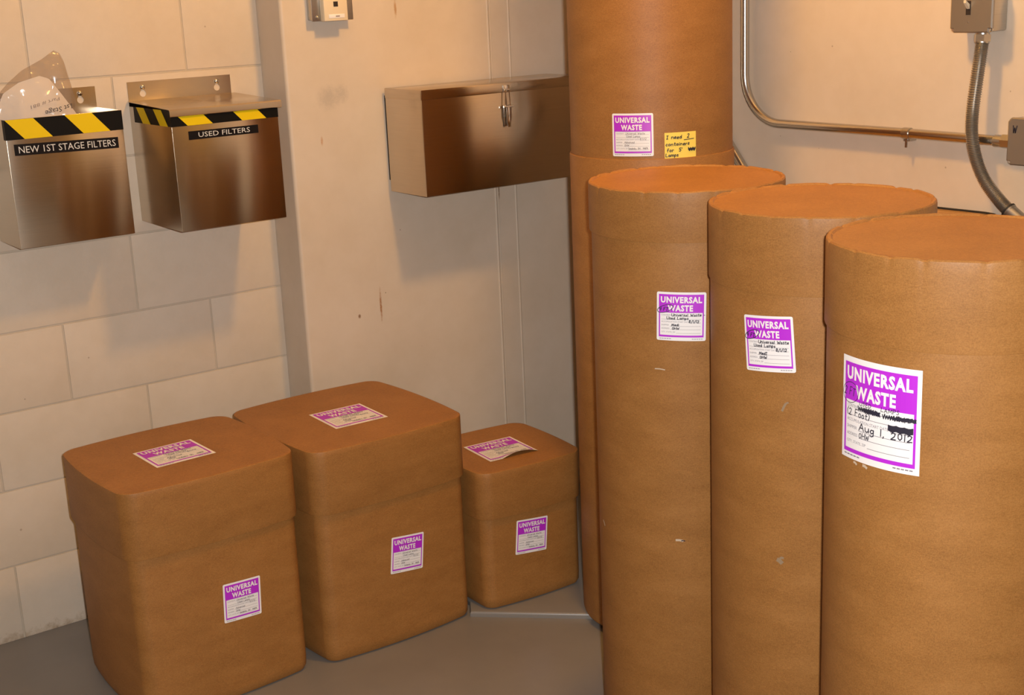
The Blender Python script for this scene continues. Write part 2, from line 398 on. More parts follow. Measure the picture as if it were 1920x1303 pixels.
def waste_label(parent, mp, style, seed, asp=1.0, big=False):
    """square UNIVERSAL WASTE sticker; style picks what is written in by hand"""
    rnd = random.Random(seed)
    b = Flat(); nu = 24
    if style == 'curl':
        vs = []; fs = []; n = 16
        for j in range(n + 1):
            for i in range(n + 1): vs.append((i / n, j / n))
        for j in range(n):
            for i in range(n): fs.append((j * (n + 1) + i, j * (n + 1) + i + 1, (j + 1) * (n + 1) + i + 1, (j + 1) * (n + 1) + i))
        b.poly(vs, fs)
    else: b.rounded(0, 1, 0, 1, 0.002 if big else 0.035)
    lab = b.put('waste_label', mp, 0.0006, PAPER, parent)
    lab['label'] = 'white and purple square sticker reading UNIVERSAL WASTE'
    top, fieldtop, bot = 0.955, 0.580, 0.075
    if big: top, bot = 0.945, 0.065
    p = Flat(); e = 0.045
    p.rect(e, 1 - e, fieldtop, top, 16)
    p.rect(e, e + 0.026, bot, fieldtop, 1); p.rect(1 - e - 0.026, 1 - e, bot, fieldtop, 1); p.rect(e + 0.026, 1 - e - 0.026, bot, bot + 0.04, 16)
    p.put('purple_panel', mp, 0.0011, PURPLE, lab)
    t = Flat(); t.text('UNIVERSAL', 0.085, 0.915, 0.780, 0.912, 0.042); t.text('WASTE', 0.225, 0.735, 0.610, 0.742, 0.042)
    t.put('title_lettering', mp, 0.0016, PAPER, lab)
    g = Flat(); hgt = 0.030; rows = [('CONTENTS', 0.515, 0.20), ('', 0.445, 0), ('ACCUMULATION START DATE', 0.380, 0.56), ('SHIPPER', 0.310, 0.155), ('ADDRESS', 0.240, 0.165), ('CITY, STATE, ZIP', 0.165, 0.285)]
    for s_, v, wd in rows:
        if s_: g.text(s_, 0.10, 0.10 + wd, v, v + hgt, 0.0)
        g.rect(0.12 + wd if s_ else 0.10, 0.895, v - 0.007, v - 0.002, 10)
    for k in range(5): g.rect(0.06 + 0.05 * k, 0.10 + 0.05 * k, 0.036, 0.048, 1); g.rect(0.72 + 0.045 * k, 0.755 + 0.045 * k, 0.036, 0.048, 1)
    g.put('form_print', mp, 0.0016, GREYINK, lab)
    h = Flat()
    if style in ('d1', 'd2'):
        h.circle(0.175, 0.660, 0.165, 0.070, 0.013, asp, 0.32); h.hand('4 FT', 0.055, 0.615, 0.070, 0.014, 1.2, 0.3, asp, 0.06, rnd)
        h.hand('Universal Waste' + (' -' if style == 'd1' else ''), 0.31, 0.515, 0.052, 0.012, 1.62, 0.1, asp, 0.06, rnd)
        h.hand('Used Lamps', 0.21, 0.445, 0.052, 0.012, 1.62, 0.05, asp, 0.06, rnd)
        h.hand('8/1/12', 0.655, 0.378, 0.054, 0.013, 1.55, 0.1, asp, 0.06, rnd)
        h.hand('Medi' if style == 'd1' else 'MedI', 0.31, 0.308, 0.048, 0.013, 1.6, 0.15, asp, 0.06, rnd)
        h.hand('OHW', 0.32, 0.238, 0.046, 0.012, 1.6, 0.1, asp, 0.06, rnd)
        h.put('handwriting', mp, 0.0020, INK, lab)
    elif style == 'd3':
        h.circle(0.145, 0.655, 0.125, 0.100, 0.006, asp, 0.2); h.hand('2 FT', 0.045, 0.630, 0.075, 0.008, 1.1, 0.25, asp, 0.06, rnd)
        h.hand('USED', 0.29, 0.560, 0.040, 0.006, 1.75, 0.1, asp, 0.06, rnd); h.hand('LAMPS', 0.57, 0.555, 0.040, 0.006, 1.75, 0.1, asp, 0.06, rnd)
        for k in range(3):
            h.scribble(0.27, 0.56, 0.505, 0.545, 0.010, 24 + k, rnd, asp); h.scribble(0.59, 0.955, 0.500, 0.535, 0.010, 28 + k, rnd, asp)
        h.hand('(2 Foot)', 0.10, 0.440, 0.065, 0.009, 1.45, 0.1, asp, 0.06, rnd)
        h.hand('Aug 1, 2012', 0.29, 0.315, 0.066, 0.011, 2.0, 0.05, asp, 0.05, rnd)
        h.hand('OHW', 0.29, 0.243, 0.050, 0.008, 1.4, 0.1, asp, 0.06, rnd)
        for k in range(7): h.scribble(0.66, 0.925, 0.385 + 0.008 * k, 0.395 + 0.008 * k, 0.013, 7, rnd, asp)
        h.put('handwriting', mp, 0.0020, INK, lab)
    else:
        h.hand('Universal Waste', 0.34, 0.515, 0.045, 0.007, 1.45, 0.1, asp, 0.06, rnd)
        h.hand('Used Lamps', 0.36, 0.447, 0.045, 0.007, 1.4, 0.1, asp, 0.06, rnd)
        h.hand('8/1/12', 0.68, 0.385, 0.045, 0.007, 1.4, 0.1, asp, 0.06, rnd)
        h.hand('Advanced', 0.31, 0.310, 0.042, 0.007, 1.4, 0.1, asp, 0.06, rnd)
        h.hand('OHW', 0.31, 0.240, 0.040, 0.007, 1.4, 0.1, asp, 0.06, rnd)
        h.hand('Sandusky, OH', 0.40, 0.167, 0.040, 0.007, 1.2, 0.1, asp, 0.06, rnd); h.hand('44870', 0.75, 0.167, 0.036, 0.008, 1.2, 0.1, asp, 0.06, rnd)
        h.put('handwriting', mp, 0.0020, FADEINK, lab)
    return lab

# ================================================================== THE ROOM
D = 3.4243            # block wall
PW = 3.289            # face of the concrete pier
PX = 1.677            # its exposed corner
RX = 2.700            # right wall
CEIL = 2.95; XL = -1.9; YB = -1.9
m = MB(); m.box(XL - .1, RX + .1, YB - .1, D + .2, -0.12, 0.0); struct(m.build('floor', FLOORM, None, None))
m = MB(); m.box(XL - .1, RX + .1, YB - .1, D + .2, CEIL, CEIL + 0.1); struct(m.build('ceiling', CEILM, None, None))
m = MB(); m.box(RX, RX + 0.15, YB - .1, D + .2, 0, CEIL); struct(m.build('wall_right', RWALLM, None, None))
m = MB(); m.box(XL - .15, XL, YB - .1, D + .2, 0, CEIL); struct(m.build('wall_side', RWALLM, None, None))
m = MB(); m.box(XL, RX, YB - .15, YB, 0, CEIL); struct(m.build('wall_rear', RWALLM, None, None))
# pier / concrete face with a rounded exposed corner
rr = []
for z in (0, CEIL):
    pts = [(RX, D + .2, z), (PX, D + .2, z), (PX, PW + .010, z)]
    pts += [(PX + .010 * (1 - math.cos(a)), PW + .010 * (1 - math.sin(a)), z) for a in [PI / 2 * k / 5 for k in range(1, 5)]]
    pts += [(PX + .010, PW, z), (RX, PW, z)]
    rr.append(pts)
m = MB(); m.rings(rr); struct(m.build('wall_center', PIERM, None, 30))
# filled seam between two cast panels: flat strip between two caulked beads
m = MB(); m.box(2.341, 2.408, PW - .0012, PW + .01, 0, CEIL)
for x, r in ((2.337, .0042), (2.346, .0028), (2.388, .0022), (2.411, .0045)): m.tube([(x, PW + .0012, 0), (x, PW + .0012, CEIL)], r, 10)
struct(m.build('trim_1', PIERM, None, 40))

# block wall: recessed mortar plane + every block a piece of its own
JW = 0.0048; CH = 0.2032; BL = 0.4064
m = MB(); m.box(XL, PX + .05, D + .0022, D + .2, 0, CEIL)
wall_left = struct(m.build('wall_left', MORTAR, None, None))
u_0 = 1.0552
_bmesh = {}
def block(x0, x1, z0, z1, i):
    bm = bmesh.new(); bmesh.ops.create_cube(bm, size=1)
    for v in bm.verts:
        v.co = Vector(((x0 + x1) / 2 + v.co.x * (x1 - x0), D + .04 + v.co.y * .08, (z0 + z1) / 2 + v.co.z * (z1 - z0)))
    es = [e for e in bm.edges if all(v.co.y < D + .01 for v in e.verts)]
    bmesh.ops.bevel(bm, geom=es, offset=0.0024, segments=2, affect='EDGES', profile=0.6)
    mb = MB(); mb.addbm(bm); mb.build('block', BLOCKM, wall_left, 50)
ncourse = int(CEIL / CH) + 1
for k in range(ncourse):
    z0 = k * CH; z1 = min((k + 1) * CH, CEIL)
    off = 0.2032 if k % 2 == 0 else 0.0
    xs = []; x = u_0 + off
    while x > XL: x -= BL
    x += BL
    edges = [XL] + [x + BL * i for i in range(20) if x + BL * i < PX - .02] + [PX]
    edges = [e for i, e in enumerate(edges) if i == 0 or e - edges[i - 1] > 0.03]
    dy = random.uniform(-.0006, .0006)
    for a, b_ in zip(edges[:-1], edges[1:]):
        block(a + JW / 2, b_ - (JW / 2 if b_ < PX else 0), z0 + (JW / 2 if k else 0), z1 - JW / 2, k)

# low raised pad across the corner, its edge cut at 45 degrees
PADH = 0.015
A = [(1.806, 2.7445), (2.656, 1.930), (RX, 1.930), (RX, PW), (1.843, PW), (1.843, 2.800)]
bm = bmesh.new()
vs_ = [bm.verts.new((x, y, 0.0)) for x, y in A]; fc = bm.faces.new(vs_); fc.normal_update()
ex = bmesh.ops.extrude_face_region(bm, geom=[fc])
for v in [e for e in ex['geom'] if isinstance(e, bmesh.types.BMVert)]: v.co.z = PADH
bmesh.ops.recalc_face_normals(bm, faces=bm.faces[:])
bmesh.ops.bevel(bm, geom=[e for e in bm.edges if all(v.co.z > 0.01 for v in e.verts)], offset=0.007, segments=4, affect='EDGES', profile=0.5)
mb = MB(); mb.addbm(bm); pad = mb.build('floor_pad', FLOORM, None, 40); struct(pad)

# ================================================================== CEILING LAMP (above the frame, lights the room)
lx, ly, lz = LAMP_POS
lamp = thing('pendant_lamp', 'round frosted globe lamp hanging from the ceiling', 'lamp', (lx, ly, CEIL))
m = MB(); m.rings(lathe((lx, ly), [(.055, CEIL), (.055, CEIL - .02), (.035, CEIL - .03)], 32)); m.build('canopy', GALV, lamp)
m = MB(); m.tube([(lx, ly, CEIL - .025), (lx, ly, lz + .13)], .006, 12); m.build('stem', GALV, lamp)
m = MB(); m.rings(lathe((lx, ly), [(.045, lz + .068), (.045, lz + .10), (.02, lz + .135)], 32)); m.build('socket', GALV, lamp)
gm, gt, gb = nt('lamp_glass_lit'); gb.inputs['Emission Color'].default_value = (*LAMP_COLOR, 1); gb.inputs['Emission Strength'].default_value = LAMP_STRENGTH
gb.inputs['Base Color'].default_value = (.8, .7, .5, 1)
m = MB(); m.rings(lathe((lx, ly), [(.08 * math.cos(a) + 1e-4, lz + .08 * math.sin(a)) for a in [-PI / 2 + PI * .88 * k / 14 for k in range(15)]], 32)); m.build('globe', gm, lamp, 180)

# ================================================================== FIBER DRUMS
DR = 0.196
def drum(c, ztop, zlid, label, lip=0.0035, seed=1):
    root = thing('fiber_drum', label, 'drum', (c[0], c[1], 0), None)
    rb = DR - lip
    m = MB(); m.rings(lathe(c, [(rb - .012, 0), (rb - .003, .002), (rb, .010), (rb, zlid + .03)])); m.build('body', KRAFT, root, 30)
    rnd = random.Random(seed); nd = 18; ph = rnd.uniform(0, 1)
    ds = [(2 * PI * (i + ph + rnd.uniform(-.2, .2)) / nd, rnd.uniform(.4, 1)) for i in range(nd)]
    def dent(i, a):
        if i < 4 or i > 7: return (0, 0)
        s = 0
        for d, k in ds:
            q = math.atan2(math.sin(a - d), math.cos(a - d)) / 0.024
            s += k * math.exp(-q * q)
        wv = math.sin(a * 9 + ph * 6) * .0004 + math.sin(a * 17 + ph) * .0003
        return (-.0016 * s, -.0028 * s + wv)
    prof = [(DR - .0035, zlid - .0005), (DR - .0005, zlid), (DR, zlid + .002), (DR, ztop - .020), (DR, ztop - .0065), (DR - .0007, ztop - .0022), (DR - .0028, ztop), (DR - .0075, ztop - .0003), (DR - .0105, ztop - .0030), (DR - .03, ztop - .0032), (DR - .10, ztop - .0032)]
    m = MB(); m.rings(lathe(c, prof, 360, dent), False, True); m.build('lid', KRAFT, root, 32)
    return root
c1, c2, c3 = (1.8815, 1.9885), (1.8345, 1.5975), (1.7009, 1.2110)
ct = (2.2048, 2.4487)
d1 = drum(c1, 1.214, 1.117, 'brown fiber drum with purple label, standing beside the tallest drum', 0.0045, 1)
waste_label(d1, cyl_map(c1, DR - .0045, -136.9, 0.9735, .0945, .0955, -0.022), 'd1', 11)
d2 = drum(c2, 1.214, 1.081, 'brown fiber drum standing between two drums of the same height', 0.0030, 2)
waste_label(d2, cyl_map(c2, DR - .003, -164.4, 0.9950, .0925, .0970, 0.07), 'd2', 12)
d3 = drum(c3, 1.214, 1.083, 'brown fiber drum with the largest purple label, its lines blacked out', 0.0040, 3)
waste_label(d3, cyl_map(c3, DR - .004, -178.4, 0.9780, .1390, .1560, 0.0), 'd3', 13, 1.0, True)

SCUFF = plain('worn_paper', (0.50, 0.38, 0.27), 0.7)
GREYSM = plain('grey_smudge', (0.26, 0.175, 0.10), 0.7)
def scuffs(root, c, r, marks, mat):
    mp = cyl_map(c, r, 0.0, 0.0, 1.0, 1.0)
    for a0, z0, a1, z1, wd in marks:
        f = Flat()
        f.stroke([(math.radians(a0) * r + .5, z0 + .5), (math.radians((a0 + a1) / 2) * r + .5, (z0 + z1) / 2 + .5008), (math.radians(a1) * r + .5, z1 + .5)], wd)
        f.put('scuff_mark', mp, .0005, mat, root)
scuffs(d1, c1, DR - .0045, [(-141.3, .5135, -137.5, .5125, .0045), (-152.6, .868, -146.8, .867, .0022), (157.7, .506, 160.4, .498, .004)], SCUFF)
scuffs(d1, c1, DR - .0045, [(-138.2, .5125, -136.2, .5125, .0020)], INK)
scuffs(d2, c2, DR - .003, [(-156.6, .881, -155.0, .893, .004), (-155.0, .893, -153.6, .896, .003), (-158.2, .606, -156.4, .602, .008), (-157.0, .610, -155.5, .611, .004)], GREYSM)
scuffs(d3, c3, DR - .004, [(169.7, .8965, 171.3, .8945, .0035), (175.4, .8965, 177.4, .8945, .004)], SCUFF)
tall = thing('fiber_drum', 'tallest brown fiber drum, twice as high as the others, in the room corner', 'drum', (ct[0], ct[1], PADH))
m = MB(); m.rings(lathe(ct, [(.183, PADH), (.194, PADH + .003), (.1965, PADH + .012), (.1965, 1.203), (.1955, 1.206), (.193, 1.2065), (.1925, 1.19)]), True, False); m.build('lower_tube', KRAFT, tall, 30)
m = MB(); m.rings(lathe(ct, [(.1925, 1.15), (.1925, 2.34)]), False, False); m.build('upper_tube', KRAFT, tall, 30)
m = MB(); m.rings(lathe(ct, [(.1935, 2.33), (.196, 2.33), (.196, 2.425), (.190, 2.433), (.182, 2.430)]), False, True); m.build('lid', KRAFT, tall, 40)
waste_label(tall, cyl_map(ct, .1925, -144.7, 1.2615, .0955, .0965, 0.0), 'faint', 14)
nm = cyl_map(ct, .1925, -111.9, 1.2345, .0755, .0590, 0.0)
note = thing('sticky_note', 'yellow sticky note asking for 2 containers, on the tallest drum', 'note', tuple(nm(.5, .5, 0)))
f = Flat(); f.poly([(0, 0), (.5, .0), (1, .03), (.97, .20), (1, .42), (1, 1), (.75, 1), (.5, 1), (.25, .985), (0, .97), (.25, .0)][:0] + [(i / 10, 0.0 + (.03 if i == 10 else 0)) for i in range(11)] + [(i / 10, 1.0) for i in range(11)], [(i, i + 1, 12 + i, 11 + i) for i in range(10)])
f.put('paper', nm, 0.0009, NOTEM, note)
f = Flat(); rn = random.Random(5); wd = .022; ap = 1.28
f.hand('I need', .05, .76, .095, wd, 1.75, .15, ap, .06, rn); f.hand('2', .70, .77, .12, wd, 1.3, .2, ap, .05, rn); f.stroke([(.60, .70), (.92, .725)], wd, ap)
f.hand('containers', .03, .50, .095, wd, 1.75, .15, ap, .06, rn); f.hand("for  5'", .07, .27, .095, wd, 1.7, .1, ap, .05, rn)
f.hand('Lamps', .03, .085, .095, wd, 1.55, .05, ap, .05, rn)
for k in range(4): f.scribble(.74, .97, .27 + .02 * k, .32 + .02 * k, .03, 7, rn, ap)
f.put('handwriting', nm, 0.0016, INK, note)

# ================================================================== FIBER BOXES
def fbox(x0, x1, y0, y1, zb, zt, zl, label, flab, tlab, seed, style='faint', rad=.034, bulge=.015, rotz=0.0):
    root = thing('fiber_box', label, 'box', ((x0 + x1) / 2, (y0 + y1) / 2, zb))
    s = .0070
    R = lambda ins, z: rsq(x0, x1, y0, y1, rad, bulge, ins, z)
    m = MB(); m.rings([R(s + .016, zb), R(s + .006, zb + .003), R(s + .001, zb + .012), R(s, zb + .03), R(s, zl + .03)]); m.build('body', KRAFT, root, 30)
    m = MB(); m.rings([R(s - .0005, zl), R(.0006, zl), R(0, zl + .002), R(0, zt - .014), R(0, zt - .0028), R(.0007, zt - .0008), R(.0024, zt), R(.009, zt - .0003), R(.05, zt - .001), R(.12, zt - .0005)], False, True)
    m.build('lid', KRAFT, root, 32)
    cx, hx = (x0 + x1) / 2, (x1 - x0) / 2 - s
    ysurf = lambda x: y0 + s - bulge * max(0, 1 - ((x - cx) / hx) ** 2)
    xc, zc, ww, hh, rot = flab
    waste_label(root, front_map(xc, y0, zc, ww, hh, rot, ysurf), style, seed)
    xc, yc, ww, hh, rot, curl = tlab
    waste_label(root, top_map(xc, yc, zt - .0005, ww, hh, rot, curl), 'curl', seed + 1)
    root.rotation_euler.z = rotz
    return root
fbox(.931, 1.352, 2.764, 3.166, 0, .563, .404, 'large fiber box beneath the taped steel bins, farthest from the drums', (1.181, .243, .0955, .0955, -.05), (1.1345, 2.960, .149, .140, .03, None), 21)
fbox(1.388, 1.823, 2.746, 3.197, 0, .553, .392, 'large fiber box between another large box and the small one', (1.6235, .2365, .0955, .0955, -.105), (1.602, 2.951, .148, .153, -.035, None), 23)
def curl(u, v): return .011 * max(0, 1 - v / .22) ** 1.6 * max(0, math.sin(PI * min(1, max(0, (u - .25) / .75)))) 
fbox(1.847, 2.161, 2.692, 3.010, PADH, .398, .270, 'smallest fiber box, next to the tallest drum', (1.9905, .1985, .0965, .0945, -.085), (1.9955, 2.838, .147, .147, -.02, curl), 25, 'faint', .034, .009, -.075)

# ================================================================== STEEL WALL BINS
def plate_with_keyholes(name, x0, x1, z0, z1, y, th, holes, mat, parent):
    """sheet in the xz plane with real keyhole cut-outs, bin front towards -y"""
    cu = bpy.data.curves.new('pl', 'CURVE'); cu.dimensions = '2D'; cu.fill_mode = 'BOTH'; cu.extrude = th / 2
    def spl(pts):
        s = cu.splines.new('POLY'); s.points.add(len(pts) - 1); s.use_cyclic_u = True
        for q, (a, b_) in zip(s.points, pts): q.co = (a, b_, 0, 1)
    spl([(x0, z0), (x1, z0), (x1, z1), (x0, z1)])
    for hx, hz in holes:
        R1, r2, dz = .0085, .0042, .017
        al = math.asin(r2 / R1); pts = []
        for k in range(17): a = PI / 2 + al + (2 * PI - 2 * al) * k / 16; pts.append((hx + R1 * math.cos(a), hz + R1 * math.sin(a)))
        for k in range(9): a = 0 + PI * k / 8; pts.append((hx + r2 * math.cos(a), hz + dz + r2 * math.sin(a)))
        spl(pts)
    ob = bpy.data.objects.new('pl', cu); COL.objects.link(ob)
    dg = bpy.context.evaluated_depsgraph_get(); dg.update(); me = ob.evaluated_get(dg).to_mesh()
    vs = [Vector((v.co.x, y - v.co.z, v.co.y)) for v in me.vertices]; fs = [tuple(p_.vertices) for p_ in me.polygons]
    bpy.data.objects.remove(ob); bpy.data.curves.remove(cu)
    return to_obj(name, vs, fs, mat, parent)
def screw(x, y, z, parent, r=.0065):
    m = MB(); rr = []
    for rad, dy in ((r, 0), (r, -.0015), (r * .8, -.0035), (r * .45, -.0048)):
        rr.append([(x + rad * math.cos(2 * PI * j / 20), y + dy, z + rad * math.sin(2 * PI * j / 20)) for j in range(20)])
    m.rings(rr); return m.build('screw', CHROME, parent, 40)
def stripes(parent, x0, x1, z0, z1, yf, first, wid, per, shift, mapf):
    """yellow parallelograms clipped to the tape's rectangle"""
    n = 0; x = first - per
    while x < x1 + per:
        poly = [(x, z1), (x + wid, z1), (x + wid + shift, z0), (x + shift, z0)]
        def clip(pl, lim, sgn):
            out = []
            for i in range(len(pl)):
                a, b_ = pl[i], pl[(i + 1) % len(pl)]; ia, ib = sgn * (a[0] - lim) >= 0, sgn * (b_[0] - lim) >= 0
                if ia: out.append(a)
                if ia != ib: t_ = (lim - a[0]) / (b_[0] - a[0]); out.append((lim, a[1] + (b_[1] - a[1]) * t_))
            return out
        poly = clip(poly, x0, 1); poly = clip(poly, x1, -1) if poly else poly
        if len(poly) >= 3: to_obj('stripe', [mapf(a, b_) for a, b_ in poly], [tuple(range(len(poly)))[::-1]], TAPEYEL, parent)
        x += per
def bin_(x0, x1, depth, z0, z1, ptop, lid, title, label, lab_rect, tape, tape_side, stripe):
    yf = D - depth; th = .0014
    root = thing('steel_wall_bin', label, 'wall bin', ((x0 + x1) / 2, D, z0))
    plate_with_keyholes('back_plate', x0, x1, z0, ptop, D - .0012, .0016, [(x0 + .040, ptop - .031), (x1 - .040, ptop - .031)], STEEL, root)
    m = MB(); m.box(x0, x1, yf, yf + th, z0, z1, .0005); m.build('front_panel', STEEL, root)
    for a in (x0, x1 - th): m = MB(); m.box(a, a + th, yf + th, D - .002, z0, z1); m.build('side_panel', STEEL, root)
    m = MB(); m.box(x0 + th, x1 - th, yf + th, D - .002, z0, z0 + th); m.build('bottom_panel', STEEL, root)
    for sx in (x0 + .040, x1 - .040): screw(sx, D - .002, ptop - .031 + .016, root)
    t0, t1 = tape
    m = MB(); m.box(x0 - .0006, x1 + .0006, yf - .0006, yf, t0, t1)
    tp = m.build('hazard_tape', TAPEBLK, root, None); tp['label'] = 'black and yellow diagonal hazard tape'
    stripes(tp, x0, x1, t0, t1, yf, x0 + stripe[0], stripe[1], stripe[2], stripe[3], lambda a, b_: Vector((a, yf - .0010, b_)))
    ys0, ys1 = tape_side
    m = MB(); m.box(x0 - .0006, x0, yf, ys1, t0, t1); ts = m.build('hazard_tape', TAPEBLK, root, None)
    if ys1 > yf + .1: stripes(ts, yf, ys1, t0, t1, 0, yf + .055, .05, .11, -.035, lambda a, b_: Vector((x0 - .0010, a, b_)))
    xa, xb, za, zb, dz = lab_rect
    mpf = lambda u, v, l: Vector((xa + (xb - xa) * u, yf - l, za + (zb - za) * v + dz * (u - .5)))
    f = Flat(); f.rect(0, 1, 0, 1); pl = f.put('name_plate', mpf, .0012, PLATEBLK, root); pl['label'] = 'black strip with white lettering ' + title
    f = Flat(); f.text(title, *lab_rect_text[title], 0.0); f.put('lettering', mpf, .0018, LETTERW, pl)
    if lid:
        m = MB(); lx0, lx1 = x0 - .004, x1 + .010
        zb_, zf = z1 + .013, z1 + .0035
        prof = [(D - .003, zb_), (yf - .002, zf), (yf - .006, zf - .003), (yf - .0065, zf - .006), (yf - .0065, zf - .017)]
        rr = [[(x, y, z) for y, z in prof] + [(y2[0], y2[1]) for y2 in ()] for x in (lx0, lx1)]
        loop = prof + [(y + .0014, z - .0012) for y, z in prof[::-1]]
        m.rings([[(x, y, z) for y, z in loop] for x in (lx0, lx1)], False, False)
        n = len(prof)
        for x, flip in ((lx0, 0), (lx1, 1)):
            vs = [(x, y, z) for y, z in loop]; m.add(vs, [((i, i + 1, 2 * n - 2 - i, 2 * n - 1 - i) if flip else (2 * n - 1 - i, 2 * n - 2 - i, i + 1, i)) for i in range(n - 1)])
        m.build('lid', STEEL, root, 25)
    return root
lab_rect_text = {'NEW 1ST STAGE FILTERS': (.04, .97, .20, .80), 'USED FILTERS': (.135, .875, .22, .80)}
bin_(.931, 1.212, .166, 1.046, 1.349, 1.401, False, 'NEW 1ST STAGE FILTERS', 'open steel wall bin labelled NEW 1ST STAGE FILTERS', (.946, 1.196, 1.2622, 1.2885, -.006), (1.302, 1.3485), (3.26, 3.275), (.0015, .066, .140, .041))
bin_(1.296, 1.581, .264, 1.048, 1.343, 1.404, True, 'USED FILTERS', 'lidded steel wall bin labelled USED FILTERS', (1.337, 1.523, 1.2700, 1.2905, .0), (1.3045, 1.3435), (3.30, 3.395), (.003, .066, .145, .038))

# ---- bagged filter standing in the open bin
bag = thing('bagged_filter', 'white filter pad in a crumpled clear plastic bag', 'bag', (1.02, 3.345, 1.06))
def sheet_pair(name, outline, ymid, thick, mat, parent, rough, seed, n=34, xmax_mid=None):
    """pillow: two grids spanned inside an outline given as z ranges over x"""
    rnd = random.Random(seed); xs0, xs1 = outline[0][0], outline[-1][0]
    def zr(x):
        for (xa, la, ha), (xb, lb, hb) in zip(outline[:-1], outline[1:]):
            if xa <= x <= xb: t_ = (x - xa) / (xb - xa); return la + (lb - la) * t_, ha + (hb - ha) * t_
        return outline[-1][1:]
    ph = [(rnd.uniform(20, 90), rnd.uniform(20, 90), rnd.uniform(0, 6), rnd.uniform(.3, 1)) for _ in range(9)]
    def rip(x, z): return sum(k * math.sin(a * x + b_ * z + c_) for a, b_, c_, k in ph) / 5
    m = MB()
    for sg in (-1, 1):
        vs = []; fs = []
        for i in range(n + 1):
            x = xs0 + (xs1 - xs0) * i / n; lo, hi = zr(x)
            for j in range(n + 1):
                s_ = j / n; z = lo + (hi - lo) * s_
                e = min(1, 4 * min(i, n - i) / n) * min(1, 3.0 * (1 - s_)); e = math.sin(e * PI / 2)
                y = ymid + sg * thick * e + rough * rip(x, z) * (.35 + .65 * e) + rough * .4 * sg * e * rip(z + 3, x)
                vs.append((x, y, z))
        for i in range(n):
            for j in range(n):
                a = i * (n + 1) + j; q = (a, a + n + 1, a + n + 2, a + 1); fs.append(q if sg < 0 else q[::-1])
        m.add(vs, fs)
    return m.build(name, mat, parent, 60)
sheet_pair('filter_pad', [(.942, 1.06, 1.370), (.960, 1.06, 1.405), (1.000, 1.06, 1.428), (1.050, 1.06, 1.440), (1.072, 1.06, 1.432), (1.095, 1.06, 1.398), (1.128, 1.06, 1.345), (1.136, 1.06, 1.325)], 3.335, .026, FILTERM, bag, .003, 3)
sheet_pair('plastic_bag', [(.936, 1.055, 1.385), (.955, 1.055, 1.410), (.975, 1.055, 1.430), (1.010, 1.055, 1.455), (1.060, 1.055, 1.478), (1.092, 1.055, 1.497), (1.106, 1.055, 1.490), (1.114, 1.055, 1.470), (1.120, 1.055, 1.43), (1.136, 1.055, 1.34), (1.150, 1.055, 1.28)], 3.335, .038, PLASTIC, bag, .013, 8, 48)
f = Flat(); f.text('1st Stage', 1, 0, 1, 0, .012)
mpf = lambda u, v, l: Vector((1.044 + .068 * u + .0 * v, 3.3075 - l + .012 * max(0, u - .5), 1.347 + .016 * v + .012 * u))
f.put('print', mpf, .001, INK, bag)
f = Flat(); f.text('Part # 881', 1, 0, 1, 0, .0)
mpf2 = lambda u, v, l: Vector((1.012 + .070 * u, 3.3075 - l, 1.366 + .009 * v + .015 * u))
f.put('print', mpf2, .001, GREYINK, bag)

# ================================================================== STEEL CABINET ON THE PIER
cab = thing('steel_wall_cabinet', 'long low stainless steel cabinet with a draw latch', 'cabinet', (2.25, PW, 1.06))
cx0, cx1, cyb, cyf, cz0, cz1 = 1.968, 2.530, 3.274, 3.089, 1.058, 1.343
m = MB(); m.box(cx0 + .006, cx1 - .006, cyb, PW, 1.088, 1.322); m.build('backing_board', BLACK, cab, None)
m = MB(); m.box(cx0, cx1, cyf, cyb, cz0, cz1 - .012, .0015); m.build('body', STEEL, cab)
lp = MB(); lp.box(cx0 - .0016, cx1 + .0016, cyf - .0018, cyb, cz1 - .027, cz1, .0022); lid_ = lp.build('lid', STEEL, cab)
# draw latch
lxc = 2.2445; yl = cyf - .0016
m = MB(); m.box(lxc - .011, lxc + .011, yl - .0016, yl, 1.224, 1.282, .0006); la = m.build('latch', CHROME, cab); la['label'] = 'bright plated draw latch'
m = MB(); m.box(lxc - .010, lxc + .010, yl - .0035, yl, 1.318, 1.336, .0006); m.tube([(lxc - .009, yl - .005, 1.324), (lxc + .009, yl - .005, 1.324)], .0022, 10); m.build('keeper', CHROME, la)
for s_ in (-1, 1):
    m = MB(); m.tube([(lxc + s_ * .0062, yl - .0065, 1.320), (lxc + s_ * .0062, yl - .0085, 1.300), (lxc + s_ * .0062, yl - .010, 1.280)], .0014, 8); m.build('bail_wire', CHROME, la)
    m = MB(); m.tube([(lxc + s_ * .0055, yl - .0115, 1.276), (lxc + s_ * .005, yl - .0125, 1.250), (lxc + s_ * .0038, yl - .008, 1.226)], [.0024, .0026, .0018], 10); m.build('lever_arm', CHROME, la)
m = MB(); m.tube([(lxc - .016, yl - .009, 1.278), (lxc + .016, yl - .009, 1.278)], .0028, 10)
m.build('pivot_pin', CHROME, la)
m = MB(); m.box(lxc - .0045, lxc + .0045, yl - .012, yl - .010, 1.222, 1.276, .0006); m.build('lever_plate', CHROME, la)

